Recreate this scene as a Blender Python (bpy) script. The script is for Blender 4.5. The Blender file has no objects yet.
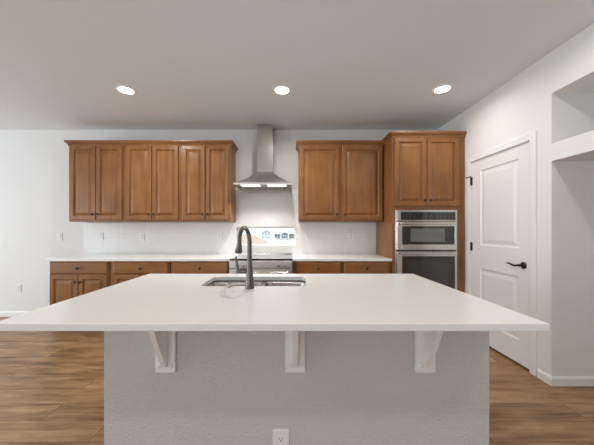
import bpy, bmesh, math, random
from mathutils import Vector, Matrix

SC = bpy.context.scene
COL = SC.collection
PI = math.pi

# ------------------------------------------------------------------ camera
cam_d = bpy.data.cameras.new('camera')
cam = bpy.data.objects.new('camera', cam_d)
COL.objects.link(cam)
cam.location = (0, 0, 1.28)
cam.rotation_euler = (PI / 2, 0, 0)
cam_d.sensor_width = 36
cam_d.lens = 270 / 594 * 36
cam_d.shift_x = 5.6 / 594
cam_d.shift_y = 6.5 / 594
cam_d.clip_start = 0.02
cam_d.clip_end = 400
SC.camera = cam

# ------------------------------------------------------------------ world, exposure, daylight
SC.view_settings.view_transform = 'Standard'
SC.view_settings.look = 'None'
SC.view_settings.gamma = 1
SC.view_settings.use_curve_mapping = False
SC.view_settings.exposure = 0.34
SC.cycles.use_denoising = True
SC.cycles.max_bounces = 10
SC.cycles.diffuse_bounces = 6
SC.cycles.caustics_reflective = False
SC.cycles.caustics_refractive = False
SC.cycles.sample_clamp_indirect = 6

world = bpy.data.worlds.new('sky')
SC.world = world
world.use_nodes = True
bg = world.node_tree.nodes['Background']
bg.inputs['Color'].default_value = (0.86, 0.93, 1.0, 1)
bg.inputs['Strength'].default_value = 1.6


def area(name, loc, rot, sx, sy, power, color, spread=PI):
    d = bpy.data.lights.new(name, 'AREA')
    d.shape = 'RECTANGLE'
    d.size, d.size_y = sx, sy
    d.energy = power
    d.color = color
    d.spread = spread
    o = bpy.data.objects.new(name, d)
    COL.objects.link(o)
    o.location = loc
    o.rotation_euler = rot
    return o


DAY = (0.81, 0.91, 1.0)
LEFT_X, REAR_Y = -7.0, -5.0
LEFT_WIN = [(-3.0, -1.0), (0.3, 2.7)]          # window openings in the left wall (y0, y1)
REAR_FILL = [(-3.4, -0.6)]                      # unseen opening added for frontal fill in the rear wall (x0, x1)
WZ0, WZ1 = 0.35, 2.35
for (a, b), pw in zip(LEFT_WIN, (45, 100)):
    area('daylight_fill', (LEFT_X - 0.16, (a + b) / 2, (WZ0 + WZ1) / 2), (0, -PI / 2, 0), WZ1 - WZ0, b - a, pw, DAY)
for (a, b), pw in zip(REAR_FILL, (42,)):
    area('daylight_fill', ((a + b) / 2, REAR_Y - 0.16, (WZ0 + WZ1) / 2), (PI / 2, 0, 0), b - a, WZ1 - WZ0, pw, DAY)  # frontal fill light through the added rear opening
CAN_POWER = 12.5
HOOD_POWER = 1.5

# ------------------------------------------------------------------ helpers


def mat(name, color, rough=0.5, metal=0.0, spec=0.5, bump=None, coat=0.0):
    m = bpy.data.materials.new(name)
    m.use_nodes = True
    nt = m.node_tree
    p = nt.nodes['Principled BSDF']
    p.inputs['Base Color'].default_value = (*color, 1)
    p.inputs['Roughness'].default_value = rough
    p.inputs['Metallic'].default_value = metal
    p.inputs['Specular IOR Level'].default_value = spec
    p.inputs['Coat Weight'].default_value = coat
    if bump:
        sc, strength, dist = bump
        tc = nt.nodes.new('ShaderNodeTexCoord')
        n = nt.nodes.new('ShaderNodeTexNoise')
        n.inputs['Scale'].default_value = sc
        n.inputs['Detail'].default_value = 3
        b = nt.nodes.new('ShaderNodeBump')
        b.inputs['Strength'].default_value = strength
        b.inputs['Distance'].default_value = dist
        nt.links.new(tc.outputs['Object'], n.inputs['Vector'])
        nt.links.new(n.outputs['Fac'], b.inputs['Height'])
        nt.links.new(b.outputs['Normal'], p.inputs['Normal'])
    return m


def emit(name, color, strength):
    m = bpy.data.materials.new(name)
    m.use_nodes = True
    p = m.node_tree.nodes['Principled BSDF']
    p.inputs['Base Color'].default_value = (*color, 1)
    p.inputs['Emission Color'].default_value = (*color, 1)
    p.inputs['Emission Strength'].default_value = strength
    return m


def ramp(nt, stops):
    r = nt.nodes.new('ShaderNodeValToRGB')
    el = r.color_ramp.elements
    while len(el) < len(stops):
        el.new(0.5)
    for e, (pos, c) in zip(el, stops):
        e.position = pos
        e.color = (*c, 1)
    return r


def wood(name, dark, mid, light, stretch, rough=0.32):
    """stained maple: soft streaks along the grain and a little blotching"""
    m = bpy.data.materials.new(name)
    m.use_nodes = True
    nt = m.node_tree
    L = nt.links.new
    p = nt.nodes['Principled BSDF']
    tc = nt.nodes.new('ShaderNodeTexCoord')
    oi = nt.nodes.new('ShaderNodeObjectInfo')
    add = nt.nodes.new('ShaderNodeVectorMath')
    mul = nt.nodes.new('ShaderNodeMath')
    mul.operation = 'MULTIPLY'
    mul.inputs[1].default_value = 17.0
    L(oi.outputs['Random'], mul.inputs[0])
    L(tc.outputs['Object'], add.inputs[0])
    L(mul.outputs[0], add.inputs[1])
    mp = nt.nodes.new('ShaderNodeMapping')
    mp.inputs['Scale'].default_value = stretch
    L(add.outputs[0], mp.inputs['Vector'])
    n = nt.nodes.new('ShaderNodeTexNoise')
    n.inputs['Scale'].default_value = 1
    n.inputs['Detail'].default_value = 5
    n.inputs['Distortion'].default_value = 0.4
    L(mp.outputs[0], n.inputs['Vector'])
    n2 = nt.nodes.new('ShaderNodeTexNoise')
    n2.inputs['Scale'].default_value = 4.5
    n2.inputs['Detail'].default_value = 3
    L(add.outputs[0], n2.inputs['Vector'])
    mx = nt.nodes.new('ShaderNodeMix')
    mx.inputs['Factor'].default_value = 0.5
    L(n.outputs['Fac'], mx.inputs['A'])
    L(n2.outputs['Fac'], mx.inputs['B'])
    r = ramp(nt, [(0.34, dark), (0.5, mid), (0.68, light)])
    L(mx.outputs['Result'], r.inputs['Fac'])
    L(r.outputs['Color'], p.inputs['Base Color'])
    p.inputs['Roughness'].default_value = rough
    p.inputs['Specular IOR Level'].default_value = 0.45
    return m


def floor_material():
    m = bpy.data.materials.new('vinyl_plank')
    m.use_nodes = True
    nt = m.node_tree
    L = nt.links.new
    p = nt.nodes['Principled BSDF']
    tc = nt.nodes.new('ShaderNodeTexCoord')
    br = nt.nodes.new('ShaderNodeTexBrick')
    br.offset = 0.37
    br.inputs['Scale'].default_value = 1
    br.inputs['Brick Width'].default_value = 1.22
    br.inputs['Row Height'].default_value = 0.18
    br.inputs['Mortar Size'].default_value = 0.0016
    br.inputs['Mortar Smooth'].default_value = 0.2
    br.inputs['Bias'].default_value = 0.0
    br.inputs['Color1'].default_value = (0, 0, 0, 1)
    br.inputs['Color2'].default_value = (1, 1, 1, 1)
    br.inputs['Mortar'].default_value = (0.5, 0.5, 0.5, 1)
    L(tc.outputs['Object'], br.inputs['Vector'])
    # each plank gets its own stretch of grain
    off = nt.nodes.new('ShaderNodeVectorMath')
    off.operation = 'MULTIPLY_ADD'
    off.inputs[1].default_value = (7.3, 3.1, 5.0)
    L(br.outputs['Color'], off.inputs[0])
    L(tc.outputs['Object'], off.inputs[2])
    mp = nt.nodes.new('ShaderNodeMapping')
    mp.inputs['Scale'].default_value = (1.5, 17, 1)
    L(off.outputs[0], mp.inputs['Vector'])
    n = nt.nodes.new('ShaderNodeTexNoise')
    n.inputs['Scale'].default_value = 1.0
    n.inputs['Detail'].default_value = 9
    n.inputs['Roughness'].default_value = 0.68
    n.inputs['Distortion'].default_value = 0.7
    L(mp.outputs[0], n.inputs['Vector'])
    mp2 = nt.nodes.new('ShaderNodeMapping')
    mp2.inputs['Scale'].default_value = (1.6, 6, 1)
    L(off.outputs[0], mp2.inputs['Vector'])
    kn = nt.nodes.new('ShaderNodeTexNoise')
    kn.inputs['Scale'].default_value = 1.7
    kn.inputs['Detail'].default_value = 2
    L(mp2.outputs[0], kn.inputs['Vector'])
    mx = nt.nodes.new('ShaderNodeMix')
    mx.inputs['Factor'].default_value = 0.35
    L(n.outputs['Fac'], mx.inputs['A'])
    L(kn.outputs['Fac'], mx.inputs['B'])
    tone = nt.nodes.new('ShaderNodeMath')
    tone.operation = 'MULTIPLY_ADD'
    tone.inputs[1].default_value = 0.10
    L(br.outputs['Color'], tone.inputs[0])
    L(mx.outputs['Result'], tone.inputs[2])
    r = ramp(nt, [(0.36, (0.085, 0.042, 0.017)), (0.46, (0.215, 0.118, 0.053)), (0.59, (0.355, 0.21, 0.104)), (0.74, (0.52, 0.335, 0.19))])
    L(tone.outputs[0], r.inputs['Fac'])
    dk = nt.nodes.new('ShaderNodeMix')
    dk.data_type = 'RGBA'
    dk.inputs['B'].default_value = (0.07, 0.037, 0.018, 1)
    L(br.outputs['Fac'], dk.inputs['Factor'])
    L(r.outputs['Color'], dk.inputs['A'])
    L(dk.outputs['Result'], p.inputs['Base Color'])
    p.inputs['Roughness'].default_value = 0.42
    p.inputs['Specular IOR Level'].default_value = 0.4
    b = nt.nodes.new('ShaderNodeBump')
    b.inputs['Strength'].default_value = 0.15
    b.inputs['Distance'].default_value = 0.002
    L(n.outputs['Fac'], b.inputs['Height'])
    L(b.outputs['Normal'], p.inputs['Normal'])
    return m


def tile_material():
    m = bpy.data.materials.new('white_subway_tile')
    m.use_nodes = True
    nt = m.node_tree
    L = nt.links.new
    p = nt.nodes['Principled BSDF']
    tc = nt.nodes.new('ShaderNodeTexCoord')
    sp = nt.nodes.new('ShaderNodeSeparateXYZ')
    cb = nt.nodes.new('ShaderNodeCombineXYZ')
    L(tc.outputs['Object'], sp.inputs[0])
    L(sp.outputs['X'], cb.inputs['X'])
    L(sp.outputs['Z'], cb.inputs['Y'])
    br = nt.nodes.new('ShaderNodeTexBrick')
    br.inputs['Scale'].default_value = 1
    br.inputs['Brick Width'].default_value = 0.1524
    br.inputs['Row Height'].default_value = 0.0762
    br.inputs['Mortar Size'].default_value = 0.0016
    br.inputs['Mortar Smooth'].default_value = 0.3
    br.inputs['Color1'].default_value = (0.80, 0.80, 0.785, 1)
    br.inputs['Color2'].default_value = (0.77, 0.77, 0.755, 1)
    br.inputs['Mortar'].default_value = (0.70, 0.70, 0.69, 1)
    L(cb.outputs[0], br.inputs['Vector'])
    L(br.outputs['Color'], p.inputs['Base Color'])
    p.inputs['Roughness'].default_value = 0.22
    inv = nt.nodes.new('ShaderNodeMath')
    inv.operation = 'SUBTRACT'
    inv.inputs[0].default_value = 1
    L(br.outputs['Fac'], inv.inputs[1])
    b = nt.nodes.new('ShaderNodeBump')
    b.inputs['Strength'].default_value = 0.4
    b.inputs['Distance'].default_value = 0.0015
    L(inv.outputs[0], b.inputs['Height'])
    L(b.outputs['Normal'], p.inputs['Normal'])
    return m


def quartz_material():
    m = mat('white_quartz', (0.80, 0.785, 0.765), 0.2, 0, 0.5)
    nt = m.node_tree
    tc = nt.nodes.new('ShaderNodeTexCoord')
    n = nt.nodes.new('ShaderNodeTexNoise')
    n.inputs['Scale'].default_value = 220
    n.inputs['Detail'].default_value = 2
    r = ramp(nt, [(0.3, (0.80, 0.80, 0.795)), (0.7, (0.85, 0.85, 0.845))])
    nt.links.new(tc.outputs['Object'], n.inputs['Vector'])
    nt.links.new(n.outputs['Fac'], r.inputs['Fac'])
    nt.links.new(r.outputs['Color'], nt.nodes['Principled BSDF'].inputs['Base Color'])
    return m


def glass_material(name, tint=(1, 1, 1), gloss=0.06):
    m = bpy.data.materials.new(name)
    m.use_nodes = True
    nt = m.node_tree
    nt.nodes.remove(nt.nodes['Principled BSDF'])
    out = nt.nodes['Material Output']
    t = nt.nodes.new('ShaderNodeBsdfTransparent')
    t.inputs['Color'].default_value = (*tint, 1)
    g = nt.nodes.new('ShaderNodeBsdfGlossy')
    g.inputs['Roughness'].default_value = 0.02
    x = nt.nodes.new('ShaderNodeMixShader')
    x.inputs['Fac'].default_value = gloss
    nt.links.new(t.outputs[0], x.inputs[1])
    nt.links.new(g.outputs[0], x.inputs[2])
    nt.links.new(x.outputs[0], out.inputs['Surface'])
    return m


M = dict(
    wall=mat('wall_paint', (0.80, 0.80, 0.79), 0.85, 0, 0.25, (160, 0.10, 0.004)),
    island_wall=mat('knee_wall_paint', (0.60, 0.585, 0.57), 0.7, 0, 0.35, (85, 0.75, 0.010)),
    ceiling=mat('ceiling_paint', (0.80, 0.835, 0.86), 0.9, 0, 0.2, (140, 0.10, 0.004)),
    trim=mat('white_trim_paint', (0.85, 0.85, 0.84), 0.4, 0, 0.4),
    floor=floor_material(),
    tile=tile_material(),
    quartz=quartz_material(),
    wood_v=wood('maple_upright_grain', (0.188, 0.076, 0.022), (0.248, 0.104, 0.030), (0.308, 0.137, 0.043), (26, 26, 2.0)),
    wood_h=wood('maple_level_grain', (0.188, 0.076, 0.022), (0.248, 0.104, 0.030), (0.308, 0.137, 0.043), (2.0, 26, 26)),
    wood_in=mat('cabinet_interior', (0.32, 0.22, 0.13), 0.6),
    steel=mat('brushed_steel', (0.62, 0.60, 0.57), 0.2, 1.0),
    steel_soft=mat('satin_hood_steel', (0.60, 0.58, 0.55), 0.34, 1.0),
    range_steel=mat('light_satin_steel', (0.72, 0.70, 0.68), 0.42, 0.9),
    steel_dark=mat('satin_steel', (0.50, 0.49, 0.47), 0.36, 1.0),
    black_glass=mat('black_glass', (0.012, 0.012, 0.013), 0.06, 0, 0.9),
    cooktop=mat('cooktop_glass', (0.015, 0.015, 0.016), 0.05, 0, 1.0, None, 1.0),
    oven_glass=mat('oven_window_glass', (0.028, 0.029, 0.030), 0.05, 0, 0.9),
    grey_screen=mat('microwave_window_mesh', (0.15, 0.155, 0.15), 0.16, 0, 0.8),
    black=mat('black_plastic', (0.02, 0.02, 0.02), 0.4),
    bronze=mat('dark_bronze_metal', (0.045, 0.036, 0.030), 0.35, 0.8),
    faucet=mat('gunmetal_steel', (0.135, 0.120, 0.105), 0.30, 1.0),
    sink=mat('sink_steel', (0.56, 0.54, 0.51), 0.24, 1.0),
    plastic=mat('white_plastic', (0.80, 0.80, 0.785), 0.35),
    grey_plastic=mat('grey_plastic', (0.35, 0.35, 0.35), 0.4),
    digits=mat('panel_print', (0.16, 0.165, 0.165), 0.5),
    pane=glass_material('window_glass', (0.97, 0.985, 1.0), 0.05),
    lens=emit('lamp_lens', (1.0, 0.96, 0.90), 14),
    hood_sheen=emit('hood_lamp_sheen_glow', (0.97, 0.97, 0.97), 1.3),  # lamp glow, also imitating reflections on the hood underside
    dirt=mat('bare_dirt', (0.44, 0.27, 0.15), 0.95, 0, 0.1, (3, 0.5, 0.1)),
    ground=mat('pale_ground', (0.66, 0.62, 0.56), 0.95, 0, 0.1, (1, 0.3, 0.1)),
    siding=mat('pale_siding', (0.56, 0.60, 0.66), 0.9),
    siding_tan=mat('tan_siding', (0.62, 0.58, 0.52), 0.9),
    roof=mat('grey_shingles', (0.16, 0.18, 0.22), 0.9),
    far_glass=mat('far_window_glass', (0.16, 0.19, 0.23), 0.2),
)


def add_box(bm, x0, x1, y0, y1, z0, z1, bevel=0.0, seg=2):
    v = [bm.verts.new(c) for c in ((x0, y0, z0), (x1, y0, z0), (x1, y1, z0), (x0, y1, z0), (x0, y0, z1), (x1, y0, z1), (x1, y1, z1), (x0, y1, z1))]
    fs = [bm.faces.new([v[i] for i in f]) for f in ((3, 2, 1, 0), (4, 5, 6, 7), (0, 1, 5, 4), (1, 2, 6, 5), (2, 3, 7, 6), (3, 0, 4, 7))]
    if bevel > 0:
        es = list({e for f in fs for e in f.edges})
        bmesh.ops.bevel(bm, geom=es, offset=bevel, segments=seg, profile=0.5, affect='EDGES')
    return fs


def add_rings(bm, rings, cap0=True, cap1=True):
    """loft through rings (lists of points with equal counts)"""
    vr = [[bm.verts.new(p) for p in r] for r in rings]
    n = len(vr[0])
    for a, b in zip(vr, vr[1:]):
        for i in range(n):
            j = (i + 1) % n
            bm.faces.new((a[i], a[j], b[j], b[i]))
    if cap0:
        bm.faces.new(list(reversed(vr[0])))
    if cap1:
        bm.faces.new(vr[-1])
    return vr


def circle(c, r, axis='Z', n=24):
    out = []
    for i in range(n):
        a = 2 * PI * i / n
        u, v = r * math.cos(a), r * math.sin(a)
        if axis == 'Z':
            out.append((c[0] + u, c[1] + v, c[2]))
        elif axis == 'Y':
            out.append((c[0] + u, c[1], c[2] + v))
        else:
            out.append((c[0], c[1] + u, c[2] + v))
    return out


def lathe(bm, c, prof, axis='Z', n=24):
    """prof: (radius, offset along axis)"""
    rings = []
    for r, d in prof:
        cc = list(c)
        cc['XYZ'.index(axis)] += d
        rings.append(circle(cc, max(r, 1e-4), axis, n))
    add_rings(bm, rings)


def tube(bm, pts, radii, n=16):
    pts = [Vector(p) for p in pts]
    if not isinstance(radii, (list, tuple)):
        radii = [radii] * len(pts)
    rings, up = [], None
    for i, p in enumerate(pts):
        t = (pts[min(i + 1, len(pts) - 1)] - pts[max(i - 1, 0)]).normalized()
        if up is None:
            up = Vector((0, 0, 1)) if abs(t.z) < 0.9 else Vector((1, 0, 0))
        s = t.cross(up).normalized()
        up = s.cross(t).normalized()
        rings.append([p + radii[i] * (math.cos(2 * PI * k / n) * s + math.sin(2 * PI * k / n) * up) for k in range(n)])
    add_rings(bm, rings)


def rrect(x0, x1, y0, y1, z, r, n=5):
    out = []
    for cx, cy, a0 in ((x1 - r, y1 - r, 0), (x0 + r, y1 - r, 90), (x0 + r, y0 + r, 180), (x1 - r, y0 + r, 270)):
        for k in range(n + 1):
            a = math.radians(a0 + 90 * k / n)
            out.append((cx + r * math.cos(a), cy + r * math.sin(a), z))
    return out


def obj(name, bm, m, parent=None, loc=None, smooth=False):
    bmesh.ops.recalc_face_normals(bm, faces=bm.faces)
    me = bpy.data.meshes.new(name)
    bm.to_mesh(me)
    bm.free()
    me.materials.append(m)
    if smooth:
        for p in me.polygons:
            p.use_smooth = True
        try:
            me.set_sharp_from_angle(angle=math.radians(38))
        except Exception:
            pass
    o = bpy.data.objects.new(name, me)
    COL.objects.link(o)
    if parent is not None:
        o.parent = parent
    if loc is not None:
        o.location = loc
    return o


def box(name, m, dims, parent=None, bevel=0.0, loc=None):
    bm = bmesh.new()
    add_box(bm, *dims, bevel)
    return obj(name, bm, m, parent, loc)


def tag(o, label=None, cat=None, group=None, kind=None):
    for k, v in (('label', label), ('category', cat), ('group', group), ('kind', kind)):
        if v:
            o[k] = v
    return o


def thing(name, label, cat, loc=(0, 0, 0), rz=0, group=None):
    o = bpy.data.objects.new(name, None)
    o.empty_display_size = 0.1
    COL.objects.link(o)
    o.location = loc
    o.rotation_euler = (0, 0, rz)
    return tag(o, label, cat, group)


def dup(root, loc, label, rz=None):
    """a copy of a thing with copies of its parts and their sub-parts"""
    r = root.copy()
    COL.objects.link(r)
    r.location = loc
    if rz is not None:
        r.rotation_euler = (0, 0, rz)
    r['label'] = label
    for ch in list(root.children):
        c = ch.copy()
        COL.objects.link(c)
        c.parent = r
        for g in list(ch.children):
            d = g.copy()
            COL.objects.link(d)
            d.parent = c
    return r


def struct(name, bm, m):
    return tag(obj(name, bm, m), kind='structure')


# ------------------------------------------------------------------ room shell
CEIL = 2.731
BACK = 3.95
RX = 2.13                         # face of the right wall
AL_Y, AL_Y0, AL_D = 2.21, 1.15, 0.80   # alcove in the right wall: far jamb, near jamb, depth
T = 0.14

bm = bmesh.new(); add_box(bm, LEFT_X - T, 3.4, REAR_Y - T, BACK + T, -0.1, 0)
struct('floor', bm, M['floor'])
bm = bmesh.new(); add_box(bm, LEFT_X - T, 3.4, REAR_Y - T, BACK + T, CEIL, CEIL + 0.1)
struct('ceiling', bm, M['ceiling'])

# back wall with the low kitchen window
WX0, WX1, WB, WT = -0.80, 0.068, 1.036, 1.312
bm = bmesh.new()
add_box(bm, LEFT_X - T, WX0, BACK, BACK + T, 0, CEIL)
add_box(bm, WX1, 3.4, BACK, BACK + T, 0, CEIL)
add_box(bm, WX0, WX1, BACK, BACK + T, 0, WB)
add_box(bm, WX0, WX1, BACK, BACK + T, WT, CEIL)
struct('wall_back', bm, M['wall'])


def wall_with_openings(name, axis, at0, at1, lo, hi, opens):
    bm = bmesh.new()

    def seg(a, b, z0, z1):
        if axis == 'Y':
            add_box(bm, at0, at1, a, b, z0, z1)
        else:
            add_box(bm, a, b, at0, at1, z0, z1)
    cur = lo
    for a, b in opens:
        seg(cur, a, 0, CEIL)
        seg(a, b, 0, WZ0)
        seg(a, b, WZ1, CEIL)
        cur = b
    seg(cur, hi, 0, CEIL)
    return struct(name, bm, M['wall'])


wall_with_openings('wall_left', 'Y', LEFT_X - T, LEFT_X, REAR_Y, BACK, LEFT_WIN)
wall_with_openings('wall_rear', 'X', REAR_Y - T, REAR_Y, LEFT_X - T, 3.4, REAR_FILL)

# right wall: door recess, and beyond it the alcove with an open niche above
DY0, DY1, DTOP = 2.405, 3.185, 2.066         # door slab
bm = bmesh.new()
add_box(bm, RX, RX + T, DY1 + 0.02, BACK, 0, CEIL)
add_box(bm, RX, RX + T, AL_Y, DY0 - 0.02, 0, CEIL)
add_box(bm, RX, RX + T, DY0 - 0.02, DY1 + 0.02, DTOP + 0.02, CEIL)
add_box(bm, RX + 0.06, RX + T, DY0 - 0.02, DY1 + 0.02, 0, DTOP + 0.02)     # back of the door recess
add_box(bm, RX + T, RX + AL_D + T, AL_Y, AL_Y + T, 0, CEIL)                # far jamb
add_box(bm, RX + AL_D, RX + AL_D + T, AL_Y0, AL_Y, 0, CEIL)                # alcove back
add_box(bm, RX, RX + AL_D, AL_Y0, AL_Y, 2.392, CEIL)                       # above the niche
add_box(bm, RX, RX + AL_D, AL_Y0, AL_Y, 1.836, 1.978)                      # band between niche and alcove
add_box(bm, RX, RX + AL_D + T, AL_Y0 - T, AL_Y0, 0, CEIL)                  # near jamb
add_box(bm, RX, RX + T, REAR_Y, AL_Y0 - T, 0, CEIL)
struct('wall_right', bm, M['wall'])

# baseboards
def base_profile(bm, p0, p1, nrm, h=0.075, t=0.014):
    """a baseboard strip from p0 to p1 on the floor, standing off the wall along nrm"""
    p0, p1, nv = Vector((*p0, 0)), Vector((*p1, 0)), Vector((*nrm, 0))
    prof = [(0, 0), (t, 0), (t, h - 0.014), (t * 0.45, h), (0, h)]
    add_rings(bm, [[tuple(p + nv * (a + 0.0005) + Vector((0, 0, b))) for a, b in prof] for p in (p0, p1)])


bm = bmesh.new(); base_profile(bm, (LEFT_X, BACK), (-2.99, BACK), (0, -1))
struct('baseboard_back', bm, M['trim'])
bm = bmesh.new(); base_profile(bm, (LEFT_X, REAR_Y), (LEFT_X, BACK - 0.02), (1, 0))
struct('baseboard_left', bm, M['trim'])
bm = bmesh.new()
base_profile(bm, (RX, AL_Y - 0.014), (RX, DY0 - 0.078), (-1, 0))
base_profile(bm, (RX - 0.014, AL_Y), (RX + AL_D, AL_Y), (0, -1))
base_profile(bm, (RX + AL_D, AL_Y0), (RX + AL_D, AL_Y), (-1, 0))
base_profile(bm, (RX, REAR_Y), (RX, AL_Y0 - 0.01), (-1, 0))
struct('baseboard_right', bm, M['trim'])


# ------------------------------------------------------------------ panelled slabs (front faces -Y)
def panel_rings(bm, x0, x1, z0, z1, steps, y):
    """steps: (inset, recess) from the panel's border inwards"""
    rings = [[(x0 + i, y + d, z0 + i), (x1 - i, y + d, z0 + i), (x1 - i, y + d, z1 - i), (x0 + i, y + d, z1 - i)] for i, d in steps]
    add_rings(bm, rings, cap0=False, cap1=True)


def cabinet_door(w, h, t=0.02, rail=0.058):
    bm = bmesh.new()
    rings = [(0, 0), (0, -t + 0.005), (0.002, -t + 0.002), (0.006, -t), (rail - 0.010, -t), (rail - 0.006, -t + 0.004), (rail - 0.003, -t + 0.015),
             (rail + 0.006, -t + 0.016), (rail + 0.034, -t + 0.003), (rail + 0.040, -t + 0.002)]
    add_rings(bm, [[(-w / 2 + i, y, i), (w / 2 - i, y, i), (w / 2 - i, y, h - i), (-w / 2 + i, y, h - i)] for i, y in rings])
    return bm


def drawer_front(w, h, t=0.02):
    bm = bmesh.new()
    rings = [(0, 0), (0, -t + 0.007), (0.004, -t + 0.003), (0.012, -t), ]
    add_rings(bm, [[(-w / 2 + i, y, i), (w / 2 - i, y, i), (w / 2 - i, y, h - i), (-w / 2 + i, y, h - i)] for i, y in rings])
    return bm


def knob_bm(c):
    bm = bmesh.new()
    lathe(bm, c, [(0.010, 0), (0.010, -0.002), (0.005, -0.004), (0.005, -0.014), (0.012, -0.018), (0.0155, -0.022), (0.0155, -0.025), (0.012, -0.029), (0.004, -0.031)], 'Y', 18)
    return bm


def put_door(root, xc, w, z, h, yf, knob):
    d = obj('door', cabinet_door(w, h), M['wood_v'], root, (xc, yf, z))
    if knob:
        obj('knob', knob_bm((knob[0], -0.02, knob[1])), M['bronze'], d, smooth=True)
    return d


def put_drawer(root, xc, w, z, h, yf):
    d = obj('drawer', drawer_front(w, h), M['wood_h'], root, (xc, yf, z))
    obj('knob', knob_bm((0, -0.02, h / 2)), M['bronze'], d, smooth=True)
    return d


def face_frame(root, w, z0, z1, yf, stile, top, bottom, extra_rails=(), mid=0.0):
    """yf: front of the frame; frame is 19 mm thick"""
    bm = bmesh.new()
    b = 0.0015
    add_box(bm, -w / 2, -w / 2 + stile, yf, yf + 0.019, z0, z1, b, 1)
    add_box(bm, w / 2 - stile, w / 2, yf, yf + 0.019, z0, z1, b, 1)
    add_box(bm, -w / 2 + stile, w / 2 - stile, yf + 0.0004, yf + 0.019, z1 - top, z1, b, 1)
    add_box(bm, -w / 2 + stile, w / 2 - stile, yf + 0.0004, yf + 0.019, z0, z0 + bottom, b, 1)
    for a, c in extra_rails:
        add_box(bm, -w / 2 + stile, w / 2 - stile, yf + 0.0004, yf + 0.019, a, c, b, 1)
    if mid:
        add_box(bm, -mid / 2, mid / 2, yf + 0.0004, yf + 0.019, z0 + bottom, z1 - top, b, 1)
    return obj('face_frame', bm, M['wood_v'], root)


# ------------------------------------------------------------------ upper cabinets
UZ0, UZ1 = 1.378, 2.415
UD = 0.33


def upper_cabinet(x0, x1, label, doors, sl, sr, group='wall cabinets with raised panel doors'):
    """doors: number of doors; sl/sr how much frame shows left and right of the doors"""
    w = x1 - x0 - 0.002
    t = thing('upper_cabinet', label, 'cabinet', ((x0 + x1) / 2, BACK - 0.001, UZ0), 0, group)
    h = UZ1 - UZ0
    bm = bmesh.new()
    add_box(bm, -w / 2, w / 2, -UD + 0.019, 0, 0, h, 0.001, 1)
    obj('cabinet_box', bm, M['wood_v'], t)
    face_frame(t, w, 0, h, -UD, 0.042, 0.05, 0.04)
    dz0, dz1 = 0.026, h - 0.024
    a, b = -w / 2 + sl, w / 2 - sr
    if doors == 2:
        dw = (b - a) / 2 - 0.005
        put_door(t, a + dw / 2, dw, dz0, dz1 - dz0, -UD - 0.0005, (dw / 2 - 0.030, 0.072))
        put_door(t, b - dw / 2, dw, dz0, dz1 - dz0, -UD - 0.0005, (-dw / 2 + 0.030, 0.072))
    else:
        dw = b - a
        k = dw / 2 - 0.030 if doors == 'L' else -dw / 2 + 0.030
        put_door(t, (a + b) / 2, dw, dz0, dz1 - dz0, -UD - 0.0005, (k, 0.072))
    return t


upper_cabinet(-2.982, -2.245, 'two-door brown wall cabinet at the far left end of the upper run', 2, 0.022, 0.018)
upper_cabinet(-2.245, -1.490, 'two-door brown wall cabinet in the middle of the three left of the hood', 2, 0.03, 0.02)
upper_cabinet(-1.490, -0.815, 'two-door brown wall cabinet directly left of the steel range hood', 2, 0.03, 0.022)
upper_cabinet(0.100, 0.655, 'single-door brown wall cabinet directly right of the steel range hood', 'L', 0.012, 0.022)
upper_cabinet(0.655, 1.230, 'single-door brown wall cabinet beside the tall oven cabinet', 'R', 0.022, 0.015)

CROWN = [(0.0, -0.028), (0.004, -0.028), (0.006, -0.012), (0.016, 0.004), (0.030, 0.014), (0.036, 0.026), (0.036, 0.040), (0.0, 0.040)]


def crown(name, path, normals, z, label):
    """path: corner points (x,y) on the cabinet faces; normals: outward miter vectors at those points"""
    bm = bmesh.new()
    add_rings(bm, [[(p[0] + n[0] * a, p[1] + n[1] * a, z + b) for a, b in CROWN] for p, n in zip(path, normals)])
    return tag(obj(name, bm, M['wood_h']), label, 'molding', 'crown mouldings on the cabinets')


yu = BACK - UD - 0.003
e = 0.0015
crown('crown_molding', [(-2.982 - e, BACK - 0.002), (-2.982 - e, yu), (-0.815 + e, yu), (-0.815 + e, BACK - 0.002)],
      [(-1, 0), (-1, -1), (1, -1), (1, 0)], UZ1 + 0.004, 'brown crown molding along the top of the three cabinets left of the hood')
crown('crown_molding', [(0.100 - e, BACK - 0.002), (0.100 - e, yu), (1.2355, yu)],
      [(-1, 0), (-1, -1), (0, -1)], UZ1 + 0.004, 'brown crown molding on the cabinets between hood and oven tower')

# ------------------------------------------------------------------ tall oven cabinet
TX0, TX1 = 1.238, RX - 0.006
TD = 0.64
TZ1 = 2.422
tc_ = thing('tall_oven_cabinet', 'floor-to-crown brown cabinet housing the built-in ovens beside the white door', 'cabinet', ((TX0 + TX1) / 2, BACK - 0.001, 0))
hw = (TX1 - TX0) / 2
box('side_panel', M['wood_v'], (-hw, -hw + 0.019, -TD + 0.019, 0, 0, TZ1), tc_, 0.001)
box('side_panel', M['wood_v'], (hw - 0.019, hw, -TD + 0.019, 0, 0, TZ1), tc_, 0.001)
bm = bmesh.new()
add_box(bm, -hw + 0.02, hw - 0.02, -0.012, 0, 0.1, TZ1 - 0.02)
add_box(bm, -hw + 0.02, hw - 0.02, -TD + 0.02, -0.013, TZ1 - 0.02, TZ1)
add_box(bm, -hw + 0.02, hw - 0.02, -TD + 0.02, -0.013, 1.535, 1.555)
add_box(bm, -hw + 0.02, hw - 0.02, -TD + 0.02, -0.013, 0.425, 0.442)
obj('carcass', bm, M['wood_in'], tc_)
OVX0, OVX1 = 1.270, 2.030           # oven opening / trim in world x
bm = bmesh.new()
xl, xr = OVX0 - (TX0 + TX1) / 2, OVX1 - (TX0 + TX1) / 2
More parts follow.
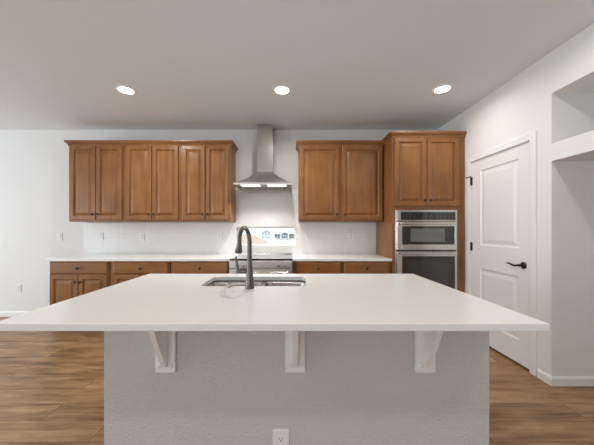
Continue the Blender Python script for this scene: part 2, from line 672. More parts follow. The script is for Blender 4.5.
for a in ((-hw, xl - 0.001, 0.1, TZ1), (xr + 0.001, hw, 0.1, TZ1), (xl, xr, TZ1 - 0.05, TZ1), (xl, xr, 1.516, 1.580), (xl, xr, 0.405, 0.440), (xl, xr, 0.1, 0.13)):
    add_box(bm, a[0], a[1], -TD, -TD + 0.019, a[2], a[3], 0.001, 1)
obj('face_frame', bm, M['wood_v'], tc_)
box('toe_kick', M['wood_h'], (-hw, hw, -TD + 0.075, -TD + 0.09, 0.0, 0.098), tc_)
dl, dr = 1.257 - (TX0 + TX1) / 2, 2.05 - (TX0 + TX1) / 2
dw = (dr - dl) / 2 - 0.004
put_door(tc_, dl + dw / 2, dw, 1.560, 0.832, -TD - 0.0005, (dw / 2 - 0.030, 0.072))
put_door(tc_, dr - dw / 2, dw, 1.560, 0.832, -TD - 0.0005, (-dw / 2 + 0.030, 0.072))
put_drawer(tc_, (dl + dr) / 2, dr - dl, 0.118, 0.285, -TD - 0.0005)
yt = BACK - TD - 0.003
crown('crown_molding', [(TX0 - e, BACK - UD - 0.041), (TX0 - e, yt), (TX1 + 0.004, yt)], [(-1, 0), (-1, -1), (0, -1)], TZ1 + 0.004,
      'brown crown molding on top of the tall oven cabinet')

# ------------------------------------------------------------------ built-in microwave and oven
YO = BACK - TD - 0.001
OH0 = 0.441
ov = thing('built_in_oven', 'stainless built-in microwave and wall oven stacked in the tall cabinet', 'oven', ((OVX0 + OVX1) / 2, YO, OH0))
ow = (OVX1 - OVX0) / 2 - 0.001


def Z(py, s=82.0):
    return 1.28 + (229 - py) / s - OH0


bm = bmesh.new()
add_box(bm, -ow + 0.02, ow - 0.02, 0.025, 0.55, 0.006, Z(211))
obj('oven_body', bm, M['black'], ov)
bm = bmesh.new()
ztop, zmid0, zmid1 = Z(209.8), Z(250.9), Z(249.9)
add_box(bm, -ow, -ow + 0.014, -0.004, 0.03, 0.001, ztop, 0.001, 1)
add_box(bm, ow - 0.014, ow, -0.004, 0.03, 0.001, ztop, 0.001, 1)
add_box(bm, -ow + 0.014, ow - 0.014, -0.003, 0.03, ztop - 0.014, ztop, 0.001, 1)
obj('trim_frame', bm, M['steel'], ov)
cp = box('control_panel', M['steel'], (-ow + 0.015, ow - 0.015, -0.016, 0.022, Z(221.0), ztop - 0.015), ov, 0.002)
box('display_glass', M['black_glass'], (-ow + 0.062, ow - 0.028, -0.0175, -0.0165, Z(220.0), Z(212.0)), cp)
bm = bmesh.new()
add_box(bm, 0, 0.012, -0.0182, -0.0176, 0, 0.006)
key0 = obj('touch_key', bm, M['digits'], cp, (-0.25, 0, Z(218.9)))
for row in range(3):
    for k in range(11):
        if (row, k) == (0, 0) or k in (3, 7) or (row == 2 and k in (4, 6)):
            continue
        kc = key0.copy()
        COL.objects.link(kc)
        kc.location = (-0.25 + k * 0.047, 0, Z(218.9) + row * 0.027)


def oven_door(z0, z1, gx0, gx1, gz0, gz1, wx0, wx1, wz0, wz1, hz, wmat, name):
    bm = bmesh.new()
    x0, x1 = -ow + 0.015, ow - 0.015
    add_box(bm, x0, gx0, -0.03, 0.022, z0, z1, 0.0015, 1)
    add_box(bm, gx1, x1, -0.03, 0.022, z0, z1, 0.0015, 1)
    add_box(bm, gx0, gx1, -0.03, 0.022, z0, gz0, 0.0015, 1)
    add_box(bm, gx0, gx1, -0.03, 0.022, gz1, z1, 0.0015, 1)
    d = obj(name, bm, M['steel'], ov)
    box('glass_panel', M['black_glass'], (gx0 + 0.0005, gx1 - 0.0005, -0.028, 0.0, gz0 + 0.0005, gz1 - 0.0005), d)
    box('window', wmat, (wx0, wx1, -0.0292, -0.0283, wz0, wz1), d)
    bm = bmesh.new()
    tube(bm, [(x0 + 0.03, -0.072, hz), (x1 - 0.03, -0.072, hz)], 0.011, 14)
    for xx in (x0 + 0.06, x1 - 0.06):
        add_box(bm, xx - 0.01, xx + 0.01, -0.070, -0.0305, hz - 0.008, hz + 0.008, 0.002, 1)
    obj('handle', bm, M['steel'], d, smooth=True)
    return d


def OX(px):
    return (px - 291.4) / 81.4 - (OVX0 + OVX1) / 2


oven_door(Z(249.9), Z(221.6), OX(401.0), OX(453.0), Z(244.5), Z(226.3), OX(409.3), OX(443.3), Z(241.6), Z(228.6), Z(224.0), M['grey_screen'], 'microwave_door')
oven_door(0.004, Z(251.4), OX(401.0), OX(453.0), 0.07, Z(256.2), OX(407), OX(447), 0.13, Z(260.5), Z(253.3), M['oven_glass'], 'oven_door')

# ------------------------------------------------------------------ base cabinets
BD = 0.615
BZ0, BZ1 = 0.10, 0.882


def base_cabinet(x0, x1, label, doors, sl, sr, dx=None):
    w = x1 - x0 - 0.002
    t = thing('base_cabinet', label, 'cabinet', ((x0 + x1) / 2, BACK - 0.001, 0), 0, 'base cabinets along the back wall')
    box('cabinet_box', M['wood_v'], (-w / 2, w / 2, -BD + 0.0195, 0, BZ0, BZ1), t, 0.001)
    box('toe_kick', M['wood_h'], (-w / 2, w / 2, -BD + 0.08, -0.3, 0.0, BZ0 - 0.0005), t)
    face_frame(t, w, BZ0, BZ1, -BD, 0.04, 0.035, 0.035, ((0.705, 0.735),))
    a, b = -w / 2 + sl, w / 2 - sr
    put_drawer(t, (a + b) / 2, b - a, 0.730, 0.137, -BD - 0.0005)
    z0, z1 = BZ0 + 0.02, 0.714
    if doors == 2:
        dw = (b - a) / 2 - 0.003
        put_door(t, a + dw / 2, dw, z0, z1 - z0, -BD - 0.0005, (dw / 2 - 0.028, z1 - z0 - 0.085))
        put_door(t, b - dw / 2, dw, z0, z1 - z0, -BD - 0.0005, (-dw / 2 + 0.028, z1 - z0 - 0.085))
    else:
        dw = b - a
        k = dw / 2 - 0.028 if doors == 'L' else -dw / 2 + 0.028
        put_door(t, (a + b) / 2, dw, z0, z1 - z0, -BD - 0.0005, (k, z1 - z0 - 0.085))
    return t


base_cabinet(-2.985, -2.245, 'brown base cabinet at the left end of the back counter, door knobs showing', 2, 0.012, 0.022)
base_cabinet(-2.235, -1.500, 'brown base cabinet second from the left end of the back counter', 2, 0.045, 0.018)
base_cabinet(-1.490, -0.768, 'brown base cabinet directly left of the range, only its drawer showing', 2, 0.03, 0.012)
base_cabinet(0.022, 0.625, 'brown base cabinet directly right of the range', 'L', 0.03, 0.02)
base_cabinet(0.630, 1.234, 'brown base cabinet between range cabinet and oven tower', 'R', 0.022, 0.03)


# ------------------------------------------------------------------ back countertops and tile
def slab(name, x0, x1, y0, y1, z0, z1, label):
    return tag(box(name, M['quartz'], (x0, x1, y0, y1, z0, z1), None, 0.003), label, 'countertop')


tag(slab('countertop', -3.01, -0.757, BACK - 0.64, BACK - 0.001, 0.884, 0.914, 'white quartz countertop on the base cabinets left of the range'), group='back wall countertops')
tag(slab('countertop', 0.015, 1.2355, BACK - 0.64, BACK - 0.001, 0.884, 0.914, 'white quartz countertop between range and oven tower'), group='back wall countertops')

bm = bmesh.new()
y0, y1 = BACK - 0.009, BACK - 0.0004
add_box(bm, -3.02, -0.815, y0, y1, 0.9145, 1.376)
add_box(bm, -0.815, WX0 - 0.001, y0, y1, 0.9145, 1.812)
add_box(bm, WX0 - 0.001, WX1 + 0.001, y0, y1, 0.9145, WB - 0.001)
add_box(bm, WX0 - 0.001, WX1 + 0.001, y0, y1, WT + 0.001, 1.812)
add_box(bm, WX1 + 0.001, 0.0995, y0, y1, 0.9145, 1.812)
add_box(bm, 0.0995, 1.2365, y0, y1, 0.9145, 1.376)
tag(obj('tile_backsplash', bm, M['tile']), 'glossy white subway tile backsplash along the back wall above the counter', 'backsplash')

# kitchen window (setting): tiled-in fixed pane
bm = bmesh.new()
f0, f1 = BACK + 0.05, BACK + 0.085
for a in ((WX0 + 0.001, WX0 + 0.028, WB + 0.001, WT - 0.001), (WX1 - 0.028, WX1 - 0.001, WB + 0.001, WT - 0.001), (WX0 + 0.028, WX1 - 0.028, WB + 0.001, WB + 0.026), (WX0 + 0.028, WX1 - 0.028, WT - 0.026, WT - 0.001)):
    add_box(bm, a[0], a[1], f0, f1, a[2], a[3], 0.003, 1)
w1 = struct('window_1', bm, M['trim'])
box('pane', M['pane'], (WX0 + 0.0285, WX1 - 0.0285, BACK + 0.064, BACK + 0.068, WB + 0.0265, WT - 0.0265), w1)


def big_window(name, axis, at, a, b):
    bm = bmesh.new()

    def seg(u0, u1, z0, z1):
        if axis == 'Y':
            add_box(bm, at - 0.03, at + 0.03, u0, u1, z0, z1)
        else:
            add_box(bm, u0, u1, at - 0.03, at + 0.03, z0, z1)
    g = 0.002
    for u in (a + g, (a + b) / 2 - 0.02, b - 0.05):
        seg(u, u + 0.048, WZ0 + g, WZ1 - g)
    seg(a + g, b - g, WZ0 + g, WZ0 + 0.05)
    seg(a + g, b - g, WZ1 - 0.05, WZ1 - g)
    return struct(name, bm, M['trim'])


big_window('window_2', 'Y', LEFT_X - 0.08, *LEFT_WIN[0])
big_window('window_3', 'Y', LEFT_X - 0.08, *LEFT_WIN[1])
big_window('rear_fill_window', 'X', REAR_Y - 0.08, *REAR_FILL[0])  # unseen frame for the opening added as frontal fill

# ------------------------------------------------------------------ white panelled door in the right wall
# built facing -Y then turned so that it faces -X (local +x runs towards the camera = world -Y)
door = thing('door_1', None, None, (RX + 0.037, DY1, 0), -PI / 2)
door['kind'] = 'structure'
dw, dh, dt = DY1 - DY0, DTOP - 0.022, 0.035
bm = bmesh.new()
xs = [0, 0.135, dw - 0.125, dw]
zs = [0, 0.215, 0.815, 1.075, dh - 0.125, dh]
zo = 0.022
y = -dt
for i in range(3):
    for j in range(5):
        if i == 1 and j in (1, 3):
            panel_rings(bm, xs[i], xs[i + 1], zo + zs[j], zo + zs[j + 1], [(0, 0), (0.012, 0.009), (0.030, 0.009), (0.062, 0.002), (0.066, 0.0015)], y)
        else:
            bm.faces.new([bm.verts.new(c) for c in ((xs[i], y, zo + zs[j]), (xs[i + 1], y, zo + zs[j]), (xs[i + 1], y, zo + zs[j + 1]), (xs[i], y, zo + zs[j + 1]))])
for q in (((0, y, zo), (0, 0, zo), (0, 0, zo + dh), (0, y, zo + dh)), ((dw, y, zo), (dw, y, zo + dh), (dw, 0, zo + dh), (dw, 0, zo)),
          ((0, y, zo), (dw, y, zo), (dw, 0, zo), (0, 0, zo)), ((0, y, zo + dh), (0, 0, zo + dh), (dw, 0, zo + dh), (dw, y, zo + dh)),
          ((0, 0, zo), (dw, 0, zo), (dw, 0, zo + dh), (0, 0, zo + dh))):
    bm.faces.new([bm.verts.new(c) for c in q])
bmesh.ops.remove_doubles(bm, verts=bm.verts, dist=1e-5)
obj('door_slab', bm, M['trim'], door)
hy = DY1 - 2.477
bm = bmesh.new()
lathe(bm, (hy, -dt - 0.0003, 0.946), [(0.033, 0), (0.033, -0.004), (0.026, -0.011), (0.013, -0.014), (0.012, -0.045), (0.010, -0.047)], 'Y', 24)
tube(bm, [(hy, -dt - 0.040, 0.946), (hy - 0.025, -dt - 0.046, 0.944), (hy - 0.055, -dt - 0.047, 0.937), (hy - 0.085, -dt - 0.047, 0.944), (hy - 0.11, -dt - 0.047, 0.953), (hy - 0.13, -dt - 0.046, 0.952), (hy - 0.142, -dt - 0.044, 0.946)],
     [0.011, 0.0095, 0.0085, 0.008, 0.008, 0.0075, 0.005], 12)
tag(obj('door_handle', bm, M['bronze'], door, smooth=True), 'dark bronze lever handle')
box('latch_plate', M['bronze'], (dw + 0.0003, dw + 0.002, -dt + 0.002, -dt + 0.028, 0.905, 0.985), door)
for k, hz in enumerate((1.845, 1.075, 0.25)):
    bm = bmesh.new()
    tube(bm, [(-0.006, -dt - 0.010, hz - 0.05), (-0.006, -dt - 0.010, hz + 0.05)], 0.0085, 10)
    add_box(bm, -0.004, 0.010, -dt - 0.004, -dt - 0.0004, hz - 0.045, hz + 0.045)
    if k == 0:          # hinge-pin door stop
        tube(bm, [(-0.006, -dt - 0.010, hz + 0.052), (-0.03, -dt - 0.022, hz + 0.052), (-0.065, -dt - 0.030, hz + 0.050)], [0.006, 0.005, 0.006], 8)
    obj('hinge', bm, M['bronze'], door, smooth=True)


def casing(name, boxes):
    bm = bmesh.new()
    for (a, b, z0, z1) in boxes:
        add_box(bm, RX - 0.017, RX - 0.0005, a, b, z0, z1, 0.004, 2)
    return struct(name, bm, M['trim'])


c0, c1 = DY0 - 0.006, DY1 + 0.012
casing('trim_1', [(c0 - 0.058, c0, 0, DTOP + 0.066), (c1, c1 + 0.058, 0, DTOP + 0.066), (c0, c1, DTOP + 0.003, DTOP + 0.066)])
bm = bmesh.new()     # jamb lining
add_box(bm, RX, RX + 0.058, DY0 - 0.019, DY0 - 0.004, 0, DTOP + 0.019)
add_box(bm, RX, RX + 0.058, DY1 + 0.008, DY1 + 0.019, 0, DTOP + 0.019)
add_box(bm, RX, RX + 0.058, DY0 - 0.004, DY1 + 0.008, DTOP + 0.002, DTOP + 0.019)
struct('trim_2', bm, M['trim'])

# ------------------------------------------------------------------ range hood
HX = -0.367
H0 = 1.826
hd = thing('range_hood', 'stainless steel chimney range hood on the wall above the range', 'range hood', (HX, BACK - 0.001, H0))


def zz(v):
    return v - H0


cw = 0.108
bm = bmesh.new(); add_box(bm, -cw, cw, -0.215, -0.01, zz(2.455), zz(CEIL) - 0.001, 0.002, 1)
up = obj('upper_chimney', bm, M['steel'], hd)
bm = bmesh.new(); add_box(bm, -cw - 0.006, cw + 0.006, -0.222, -0.01, zz(2.067), zz(2.455), 0.002, 1)
obj('lower_chimney', bm, M['steel'], hd)
bm = bmesh.new()
hw2, hdp = 0.374, 0.50
prof = [(hw2, hdp, 0.022), (hw2, hdp, 0.048), (0.33, 0.455, 0.066), (0.235, 0.345, 0.130), (0.160, 0.265, 0.192), (cw + 0.008, 0.225, 0.240)]
add_rings(bm, [[(-w, -d, h), (w, -d, h), (w, -0.010, h), (-w, -0.010, h)] for w, d, h in prof], cap0=False)
add_rings(bm, [[(-hw2, -hdp, 0.022), (hw2, -hdp, 0.022), (hw2, -0.01, 0.022), (-hw2, -0.01, 0.022)],
               [(-hw2 + 0.015, -hdp + 0.015, 0.022), (hw2 - 0.015, -hdp + 0.015, 0.022), (hw2 - 0.015, -0.025, 0.022), (-hw2 + 0.015, -0.025, 0.022)],
               [(-hw2 + 0.02, -hdp + 0.02, 0.036), (hw2 - 0.02, -hdp + 0.02, 0.036), (hw2 - 0.02, -0.03, 0.036), (-hw2 + 0.02, -0.03, 0.036)]], cap0=False)
bmesh.ops.remove_doubles(bm, verts=bm.verts, dist=1e-5)
obj('canopy', bm, M['steel_soft'], hd)
for s in (-1, 1):
    bm = bmesh.new()
    xa, xb = sorted((s * 0.008, s * 0.30))
    add_box(bm, xa, xb, -0.285, -0.04, 0.026, 0.0355, 0.002, 1)
    for k in range(12):
        xx = xa + 0.02 + k * (xb - xa - 0.04) / 11
        add_box(bm, xx - 0.006, xx + 0.006, -0.270, -0.055, 0.0235, 0.0258)
    obj('grease_filter', bm, M['steel_dark'], hd)
for s in (-1, 1):
    bm = bmesh.new()
    xa, xb = sorted((s * 0.05, s * 0.30))
    add_box(bm, xa, xb, -0.465, -0.30, 0.028, 0.0355, 0.003, 1)  # lamp panels enlarged; their glow also stands in for underside reflections
    obj('hood_lamp_sheen', bm, M['hood_sheen'], hd)
    ld = bpy.data.lights.new('hood_light', 'SPOT')
    ld.energy = HOOD_POWER * 6
    ld.spot_size = math.radians(120)
    ld.spot_blend = 0.5
    ld.shadow_soft_size = 0.03
    ld.color = (1, 0.93, 0.85)
    lo = bpy.data.objects.new('hood_light', ld)
    COL.objects.link(lo)
    lo.location = (HX + s * 0.20, BACK - 0.426, H0 + 0.015)
bm = bmesh.new()
for k in range(4):
    lathe(bm, (-0.045 + 0.03 * k, -hdp - 0.0004, 0.037), [(0.006, 0), (0.006, -0.003), (0.004, -0.004)], 'Y', 10)
obj('push_buttons', bm, M['steel_dark'], hd)

# ------------------------------------------------------------------ range
rg = thing('range', 'stainless slide-in range with black glass cooktop below the small window', 'range', (-0.371, BACK - 0.012, 0))
rw = 0.381
box('range_body', M['steel_dark'], (-rw, rw, -0.63, -0.003, 0.03, 0.895), rg, 0.002)
box('cooktop', M['cooktop'], (-rw, rw, -0.645, -0.003, 0.896, 0.916), rg, 0.003)
bm = bmesh.new()
add_box(bm, -rw + 0.01, rw - 0.01, -0.040, -0.006, 0.9165, 0.926, 0.002, 1)
obj('rear_trim', bm, M['steel'], rg)
for cx, cy, r in ((-0.19, -0.19, 0.09), (0.19, -0.19, 0.08), (-0.19, -0.45, 0.08), (0.19, -0.45, 0.11)):
    bm = bmesh.new()
    a = [bm.verts.new(p) for p in circle((cx, cy, 0.9164), r, 'Z', 40)]
    b = [bm.verts.new(p) for p in circle((cx, cy, 0.9164), r - 0.004, 'Z', 40)]
    for i in range(40):
        j = (i + 1) % 40
        bm.faces.new((a[i], a[j], b[j], b[i]))
    obj('burner_marking', bm, M['grey_plastic'], rg)
cpn = box('control_panel', M['range_steel'], (-rw, rw, -0.668, -0.6305, 0.802, 0.892), rg, 0.004)
for k in range(4):
    bm = bmesh.new()
    lathe(bm, (-0.30 + 0.085 * k + (0.345 if k > 1 else 0), -0.6685, 0.835), [(0.020, 0), (0.020, -0.018), (0.016, -0.024)], 'Y', 20)
    obj('knob', bm, M['steel_dark'], cpn, smooth=True)
od = box('oven_door', M['range_steel'], (-rw, rw, -0.668, -0.6305, 0.24, 0.796), rg, 0.003)
box('window', M['black_glass'], (-0.27, 0.27, -0.6695, -0.6685, 0.34, 0.66), od)
bm = bmesh.new()
tube(bm, [(-0.33, -0.715, 0.755), (0.33, -0.715, 0.755)], 0.012, 14)
for xx in (-0.30, 0.30):
    add_box(bm, xx - 0.01, xx + 0.01, -0.712, -0.6685, 0.746, 0.764, 0.002, 1)
obj('handle', bm, M['steel'], od, smooth=True)
box('storage_drawer', M['steel'], (-rw, rw, -0.668, -0.6305, 0.06, 0.235), rg, 0.003)
for xx in (-0.34, 0.34):
    for yy in (-0.58, -0.08):
        bm = bmesh.new()
        lathe(bm, (xx, yy, 0), [(0.02, 0), (0.02, 0.029)], 'Z', 12)
        obj('foot', bm, M['black'], rg)

# ------------------------------------------------------------------ island
IX0, IX1, IY0, IY1 = -1.164, 0.998, 1.044, 2.215
PX0, PX1, PY0 = -0.909, 0.960, 1.31
isl = thing('kitchen_island', 'grey textured island base under the white quartz top in the foreground', 'island', ((PX0 + PX1) / 2, PY0, 0))
pw = (PX1 - PX0) / 2
bm = bmesh.new()
add_box(bm, -pw, pw, 0, 0.115, 0, 0.882)
add_box(bm, -pw, -pw + 0.06, 0.115, 0.84, 0, 0.882)
add_box(bm, pw - 0.02, pw, 0.115, 0.84, 0, 0.882)
obj('knee_wall', bm, M['island_wall'], isl)
bm = bmesh.new()
base_profile(bm, (-pw, 0), (pw, 0), (0, -1))
obj('baseboard', bm, M['trim'], isl)
bm = bmesh.new()
add_box(bm, -pw + 0.061, pw - 0.021, 0.13, 0.82, 0.10, 0.118)
for xx in (-pw + 0.061, -0.66, 0.32, pw - 0.040):
    add_box(bm, xx, xx + 0.018, 0.13, 0.815, 0.118, 0.88)
add_box(bm, -pw + 0.061, pw - 0.021, 0.74, 0.755, 0, 0.099)
obj('cabinet_carcass', bm, M['wood_in'], isl)
bm = bmesh.new()
for a in ((-pw + 0.061, -pw + 0.10, 0.10, 0.882), (pw - 0.06, pw - 0.021, 0.10, 0.882), (-pw + 0.10, pw - 0.06, 0.85, 0.882), (-pw + 0.10, pw - 0.06, 0.10, 0.135), (-0.67, -0.63, 0.135, 0.85), (0.31, 0.35, 0.135, 0.85)):
    add_box(bm, a[0], a[1], 0.821, 0.840, a[2], a[3])
obj('face_frame', bm, M['wood_v'], isl)
for xc, w in ((-0.42, 0.44), (0.10, 0.44), (0.63, 0.50)):
    d = put_door(isl, xc, w, 0.12, 0.745, 0.8405, (w / 2 - 0.03, 0.68))
    d.rotation_euler = (0, 0, PI)

# quartz top with the sink cut-out
SX0, SX1, SY0, SY1 = -0.592, 0.102, 1.730, 2.075
bm = bmesh.new()


def loop(pts):
    vs = [bm.verts.new(p) for p in pts]
    return [bm.edges.new((vs[i], vs[(i + 1) % len(vs)])) for i in range(len(vs))]


zt = 0.914
out = [(IX0, IY0, zt), (IX1, IY0, zt), (IX1, IY1, zt), (IX0, IY1, zt)]
edges = loop(out) + loop(rrect(SX0, SX1, SY0, SY1, zt, 0.05, 6))
bmesh.ops.triangle_fill(bm, use_beauty=True, use_dissolve=False, edges=edges)
r = bmesh.ops.extrude_face_region(bm, geom=list(bm.faces))
for v in [g for g in r['geom'] if isinstance(g, bmesh.types.BMVert)]:
    v.co.z -= 0.030
ct = tag(obj('island_countertop', bm, M['quartz']), 'large white quartz island countertop with overhang and undermount sink', 'countertop')
bv = ct.modifiers.new('bevel', 'BEVEL')
bv.width = 0.003
bv.segments = 2
bv.limit_method = 'ANGLE'
bv.angle_limit = math.radians(40)

# sink
sk = thing('kitchen_sink', 'double-bowl stainless undermount sink in the island countertop', 'sink', ((SX0 + SX1) / 2, (SY0 + SY1) / 2, 0.70))
sw, sh = (SX1 - SX0) / 2, (SY1 - SY0) / 2
zr = 0.8835 - 0.70


def bowl(x0, x1):
    bm = bmesh.new()
    yA, yB = -sh - 0.004, sh + 0.004
    rings = [rrect(x0, x1, yA, yB, zr - 0.002, 0.05), rrect(x0 + 0.004, x1 - 0.004, yA + 0.004, yB - 0.004, zr - 0.02, 0.05),
             rrect(x0 + 0.010, x1 - 0.010, yA + 0.010, yB - 0.010, 0.045, 0.055), rrect(x0 + 0.022, x1 - 0.022, yA + 0.022, yB - 0.022, 0.015, 0.05),
             rrect(x0 + 0.05, x1 - 0.05, yA + 0.05, yB - 0.05, 0.006, 0.04)]
    add_rings(bm, rings, cap0=False, cap1=True)
    o = obj('bowl', bm, M['sink'], sk, smooth=True)
    so = o.modifiers.new('thickness', 'SOLIDIFY')
    so.thickness = 0.0015
    so.offset = 1
    bm = bmesh.new()
    lathe(bm, ((x0 + x1) / 2, 0.02, 0.0075), [(0.045, 0), (0.045, 0.003), (0.036, 0.004), (0.030, 0.001)], 'Z', 24)
    obj('drain', bm, M['steel_dark'], o, smooth=True)
    return o


xd = -0.205 - (SX0 + SX1) / 2
bowl(-sw - 0.004, xd - 0.012)
bowl(xd + 0.012, sw + 0.004)
bm = bmesh.new()
add_box(bm, xd - 0.0115, xd + 0.0115, -sh, sh, zr - 0.03, zr - 0.004, 0.004, 2)
obj('divider', bm, M['sink'], sk, smooth=True)

# faucet
FX, FY = -0.258, 1.665
fc = thing('kitchen_faucet', 'tall gooseneck pull-down faucet in brushed gunmetal beside the island sink', 'faucet', (FX, FY, 0.9143))
bm = bmesh.new()
lathe(bm, (0, 0, 0), [(0.029, 0), (0.029, 0.006), (0.026, 0.012), (0.023, 0.06), (0.0175, 0.135), (0.0155, 0.165), (0.0148, 0.175)], 'Z', 28)
obj('faucet_body', bm, M['faucet'], fc, smooth=True)
dirx, diry = -0.50, 0.866
R_, zc = 0.094, 0.277
pts, rad = [(0, 0, 0.172), (0, 0, 0.22), (0, 0, 0.27)], [0.0142, 0.0140, 0.0138]
for k in range(0, 15):
    a = PI - k * math.radians(186) / 14
    d = R_ + R_ * math.cos(a)
    pts.append((dirx * d, diry * d, zc + R_ * 1.02 * math.sin(a)))
    rad.append(0.0138)
bm = bmesh.new(); tube(bm, pts, rad, 18)
obj('spout', bm, M['faucet'], fc, smooth=True)
tip = Vector(pts[-1])
bm = bmesh.new()
dn = Vector((dirx * 0.02, diry * 0.02, -0.060))
tube(bm, [tip + dn * q for q in (-0.02, 0.12, 0.16, 0.5, 0.85, 1.0)], [0.0155, 0.0165, 0.0175, 0.021, 0.026, 0.025], 20)
obj('spray_head', bm, M['faucet'], fc, smooth=True)
bm = bmesh.new()
tube(bm, [(-0.012, 0, 0.105), (-0.045, 0, 0.105), (-0.062, 0, 0.105)], [0.014, 0.0155, 0.0135], 16)
tube(bm, [(-0.070, 0, 0.096), (-0.072, 0.002, 0.112), (-0.080, 0.006, 0.150), (-0.088, 0.010, 0.195)], [0.0105, 0.0095, 0.008, 0.0075], 12)
lathe(bm, (-0.066, 0, 0.105), [(0.0125, -0.012), (0.0155, 0), (0.013, 0.006)], 'X', 16)
obj('lever_handle', bm, M['faucet'], fc, smooth=True)
bm = bmesh.new()
lathe(bm, (0, 0, 0), [(0.017, 0), (0.017, 0.004), (0.011, 0.007), (0.011, 0.018), (0.015, 0.020), (0.015, 0.026), (0.011, 0.029)], 'Z', 20)
b_ = obj('disposal_button', bm, M['steel'], None, (-0.395, 1.692, 0.9143), smooth=True)
tag(b_, 'small round steel disposal button on the island top left of the faucet', 'button')

# corbels under the overhang
CZ0 = 0.592


def make_corbel(loc, label):
    t = thing('corbel_bracket', label, 'bracket', loc, 0, 'white corbels under the island overhang')
    w = 0.047
    hh = 0.8835 - CZ0
    bm = bmesh.new()
    add_box(bm, -w, w, -0.019, 0, 0, hh, 0.003, 2)
    obj('back_plate', bm, M['trim'], t)
    bm = bmesh.new()
    add_box(bm, -0.026, 0.026, -0.170, -0.0195, hh - 0.016, hh, 0.003, 2)
    obj('top_arm', bm, M['trim'], t)
    prof = [(-0.0195, 0.028), (-0.034, 0.034)]
    for k in range(1, 8):
        q = k / 8
        prof.append((-0.034 - 0.122 * q, 0.034 + (hh - 0.060) * q - 0.006 * math.sin(PI * q)))
    prof += [(-0.156, hh - 0.026), (-0.156, hh - 0.0165), (-0.0195, hh - 0.0165)]
    bm = bmesh.new()
    add_rings(bm, [[(x, a, b) for a, b in prof] for x in (-0.012, 0.012)])
    bmesh.ops.bevel(bm, geom=[e for e in bm.edges if abs(e.verts[0].co.x - e.verts[1].co.x) < 1e-6], offset=0.002, segments=1, affect='EDGES')
    obj('brace', bm, M['trim'], t)
    for s in (-1, 1):
        bm = bmesh.new()
        lathe(bm, (s * 0.027, -0.0193, 0.036), [(0.011, 0), (0.010, -0.006), (0.005, -0.009)], 'Y', 14)
        obj('screw_cap', bm, M['trim'], t, smooth=True)
    return t


cor = make_corbel((-0.604, PY0 - 0.0006, CZ0), 'white corbel bracket under the left part of the island overhang')
dup(cor, (0.017, PY0 - 0.0006, CZ0), 'white corbel bracket under the middle of the island overhang')
dup(cor, (0.643, PY0 - 0.0006, CZ0), 'white corbel bracket under the right part of the island overhang')


# ------------------------------------------------------------------ outlets and switches
def rounded_plate(w, h, t):
    bm = bmesh.new()
    add_rings(bm, [[(x, y, z) for x, z, _ in rrect(-w / 2 + i, w / 2 - i, -h / 2 + i, h / 2 - i, 0, 0.006, 3)] for y, i in ((0, 0), (-t + 0.002, 0), (-t, 0.002))])
    return bm


def outlet(loc, label, w=0.072, h=0.116, group='white outlet plates'):
    t = thing('wall_outlet', label, 'outlet', loc, 0, group)
    obj('cover_plate', rounded_plate(w, h, 0.006), M['plastic'], t)
    for s in (-1, 1):
        bm = bmesh.new()
        add_rings(bm, [[(x, y, z + s * 0.020) for x, z, _ in rrect(-0.017, 0.017, -0.0145, 0.0145, 0, 0.009, 4)] for y in (-0.0055, -0.0085)])
        f = obj('receptacle', bm, M['plastic'], t)
        bm = bmesh.new()
        add_box(bm, -0.0085, -0.0060, -0.0090, -0.0086, s * 0.020 - 0.002, s * 0.020 + 0.008)
        add_box(bm, 0.0060, 0.0085, -0.0090, -0.0086, s * 0.020 - 0.001, s * 0.020 + 0.007)
        lathe(bm, (0, -0.0086, s * 0.020 - 0.008), [(0.0032, 0), (0.0032, -0.0004)], 'Y', 10)
        obj('slots', bm, M['black'], f)
    bm = bmesh.new(); lathe(bm, (0, -0.0061, 0), [(0.004, 0), (0.003, -0.0014)], 'Y', 10)
    obj('screw', bm, M['plastic'], t)
    return t


def switch(loc, label, group='white rocker switch plates'):
    t = thing('wall_switch', label, 'switch', loc, 0, group)
    obj('cover_plate', rounded_plate(0.075, 0.118, 0.006), M['plastic'], t)
    bm = bmesh.new()
    add_rings(bm, [[(-0.0165, -0.0062, -0.033), (0.0165, -0.0062, -0.033), (0.0165, -0.0062, 0.033), (-0.0165, -0.0062, 0.033)],
                   [(-0.0155, -0.0085, -0.032), (0.0155, -0.0085, -0.032), (0.0155, -0.0115, 0.032), (-0.0155, -0.0115, 0.032)]])
    obj('rocker', bm, M['plastic'], t)
    return t


o1 = outlet((-0.0515, PY0 - 0.0006, 0.247), 'white outlet low on the grey front of the island', 0.079, 0.124)
outlet(((19.5 - 292) / 68.4, BACK - 0.0006, 0.416), 'white outlet low on the bare wall left of the cabinets')
switch(((60.3 - 292) / 68.4, BACK - 0.0006, 1.172), 'white switch plate on the bare wall left of the tile')
yb = BACK - 0.0098
ob = outlet(((101.5 - 292) / 68.6, yb, 1.172), 'white outlet on the tile nearest the left end of the counter')
dup(ob, ((142.5 - 292) / 68.6, yb, 1.172), 'white outlet on the tile under the middle left wall cabinet')
dup(ob, ((220 - 292) / 68.6, yb, 1.185), 'white outlet on the tile just left of the small window')
dup(ob, ((309 - 292) / 68.6, yb, 1.165), 'white outlet on the tile just right of the small window')
dup(ob, ((352 - 292) / 68.6, yb, 1.170), 'white outlet on the tile nearest the oven tower')


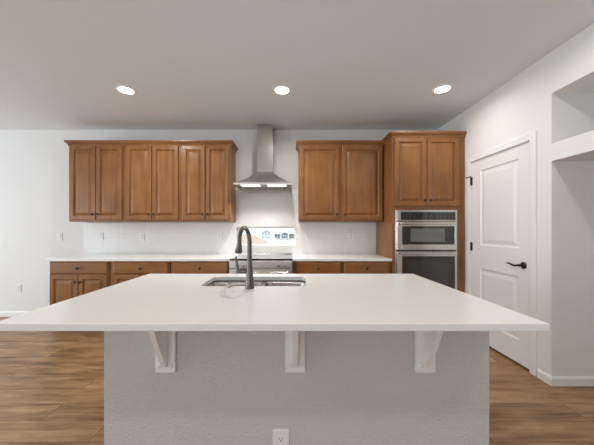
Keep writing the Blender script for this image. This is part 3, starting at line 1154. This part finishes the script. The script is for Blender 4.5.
# ------------------------------------------------------------------ recessed ceiling lights
def can(loc, label):
    t = thing('recessed_light', label, 'ceiling light', loc, 0, 'recessed ceiling lights')
    bm = bmesh.new()
    a = []
    for rr, zz_ in ((0.092, -0.0005), (0.090, -0.005), (0.074, -0.007), (0.070, -0.002)):
        a.append([bm.verts.new(p) for p in circle((0, 0, zz_), rr, 'Z', 32)])
    for p, q in zip(a, a[1:]):
        for i in range(32):
            j = (i + 1) % 32
            bm.faces.new((p[i], p[j], q[j], q[i]))
    obj('trim_ring', bm, M['trim'], t, smooth=True)
    bm = bmesh.new()
    lathe(bm, (0, 0, 0), [(0.0695, -0.001), (0.0695, -0.003), (0.05, -0.006), (0.001, -0.008)], 'Z', 28)
    obj('lens', bm, M['lens'], t, smooth=True)
    return t


def can_and_fill_lamp(loc, power=CAN_POWER):
    ld = bpy.data.lights.new('can_and_fill_light', 'AREA')
    ld.shape = 'DISK'
    ld.size = 0.12
    ld.energy = power
    ld.color = (1.0, 0.95, 0.88)
    ld.spread = math.radians(168)
    lo = bpy.data.objects.new('can_and_fill_light', ld)
    COL.objects.link(lo)
    lo.location = (loc[0], loc[1], loc[2] - 0.012)


cans = [((-1.725, 2.82, CEIL - 0.0005), 'left recessed light on the ceiling above the left wall cabinets'),
        ((-0.098, 2.82, CEIL - 0.0005), 'middle recessed light on the ceiling in front of the range hood'),
        ((1.565, 2.80, CEIL - 0.0005), 'right recessed light on the ceiling in front of the oven tower'),
        ((1.620, 1.62, CEIL - 0.0005), 'recessed light at the top edge by the right wall')]
c0_ = can(*cans[0])
for lc, lb in cans[1:]:
    dup(c0_, lc, lb)
for lc, _ in cans:
    can_and_fill_lamp(lc, (CAN_POWER if lc[0] < 1 else 4.2) if lc[1] > 2 else 3.2)
for x in (-1.75, 0.0, 1.60):  # unseen lamps without fixtures, added to light the room
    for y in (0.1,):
        can_and_fill_lamp((x, y, CEIL), 4.0 if x > 1 else 6.0)

# ------------------------------------------------------------------ outside the kitchen window
bm = bmesh.new()
add_rings(bm, [[(x, 5.0, -0.5), (x, 160, -5.2), (x, 400, -5.2), (x, 400, -6), (x, 160, -6), (x, 5.0, -0.8)] for x in (-160, 160)])
tag(obj('ground', bm, M['ground']), kind='structure')
random.seed(9)
bm = bmesh.new()
nx, ny, grid = 26, 10, []
for i in range(nx):
    x = -8.0 + 7.2 * i / (nx - 1)
    top = 0.86 if x < -2.9 else 0.86 - (x + 2.9) * 0.52
    row = []
    for j in range(ny):
        v = j / (ny - 1)
        base = -1.2
        k = min(1, 2.6 * v) if v < 0.5 else min(1, 2.6 * (1 - v))
        row.append(bm.verts.new((x, 18 + 5 * v, base + (top - base) * k + random.uniform(-.008, .008))))
    grid.append(row)
for i in range(nx - 1):
    for j in range(ny - 1):
        bm.faces.new((grid[i][j], grid[i + 1][j], grid[i + 1][j + 1], grid[i][j + 1]))
tag(obj('dirt_mound', bm, M['dirt'], smooth=True), 'sloping tan dirt mound seen through the left of the small window', 'mound')


def house(x, y, w, d, h, m, label):
    t = thing('house', label, 'house', (x, y, -5.2), 0, 'houses far outside the window')
    box('walls', m, (-w / 2, w / 2, -d / 2, d / 2, 0, h), t)
    bm = bmesh.new()
    rh = w * 0.28
    add_rings(bm, [[(-w / 2 - 0.3, yy, h), (w / 2 + 0.3, yy, h), (0, yy, h + rh)] for yy in (-d / 2 - 0.3, d / 2 + 0.3)])
    obj('roof', bm, M['roof'], t)
    for k in range(3):
        for fl in range(2):
            xx = -w / 2 + w * (k + 0.5) / 3
            z0 = 0.9 + fl * h * 0.48
            box('window', M['far_glass'], (xx - 0.55, xx + 0.55, -d / 2 - 0.05, -d / 2 - 0.005, z0, z0 + 1.2), t)
    return t


house(-15.2, 165, 5.4, 8, 4.4, M['siding'], 'grey-blue gabled house nearest the dirt mound outside the window')
house(-9.3, 178, 3.6, 8, 2.6, M['siding_tan'], 'low tan house left of centre in the window view')
house(-4.2, 170, 4.0, 8, 3.4, M['siding'], 'grey house right of centre in the window view')
house(0.4, 172, 3.6, 8, 2.8, M['siding_tan'], 'tan gabled house at the right end of the window view')
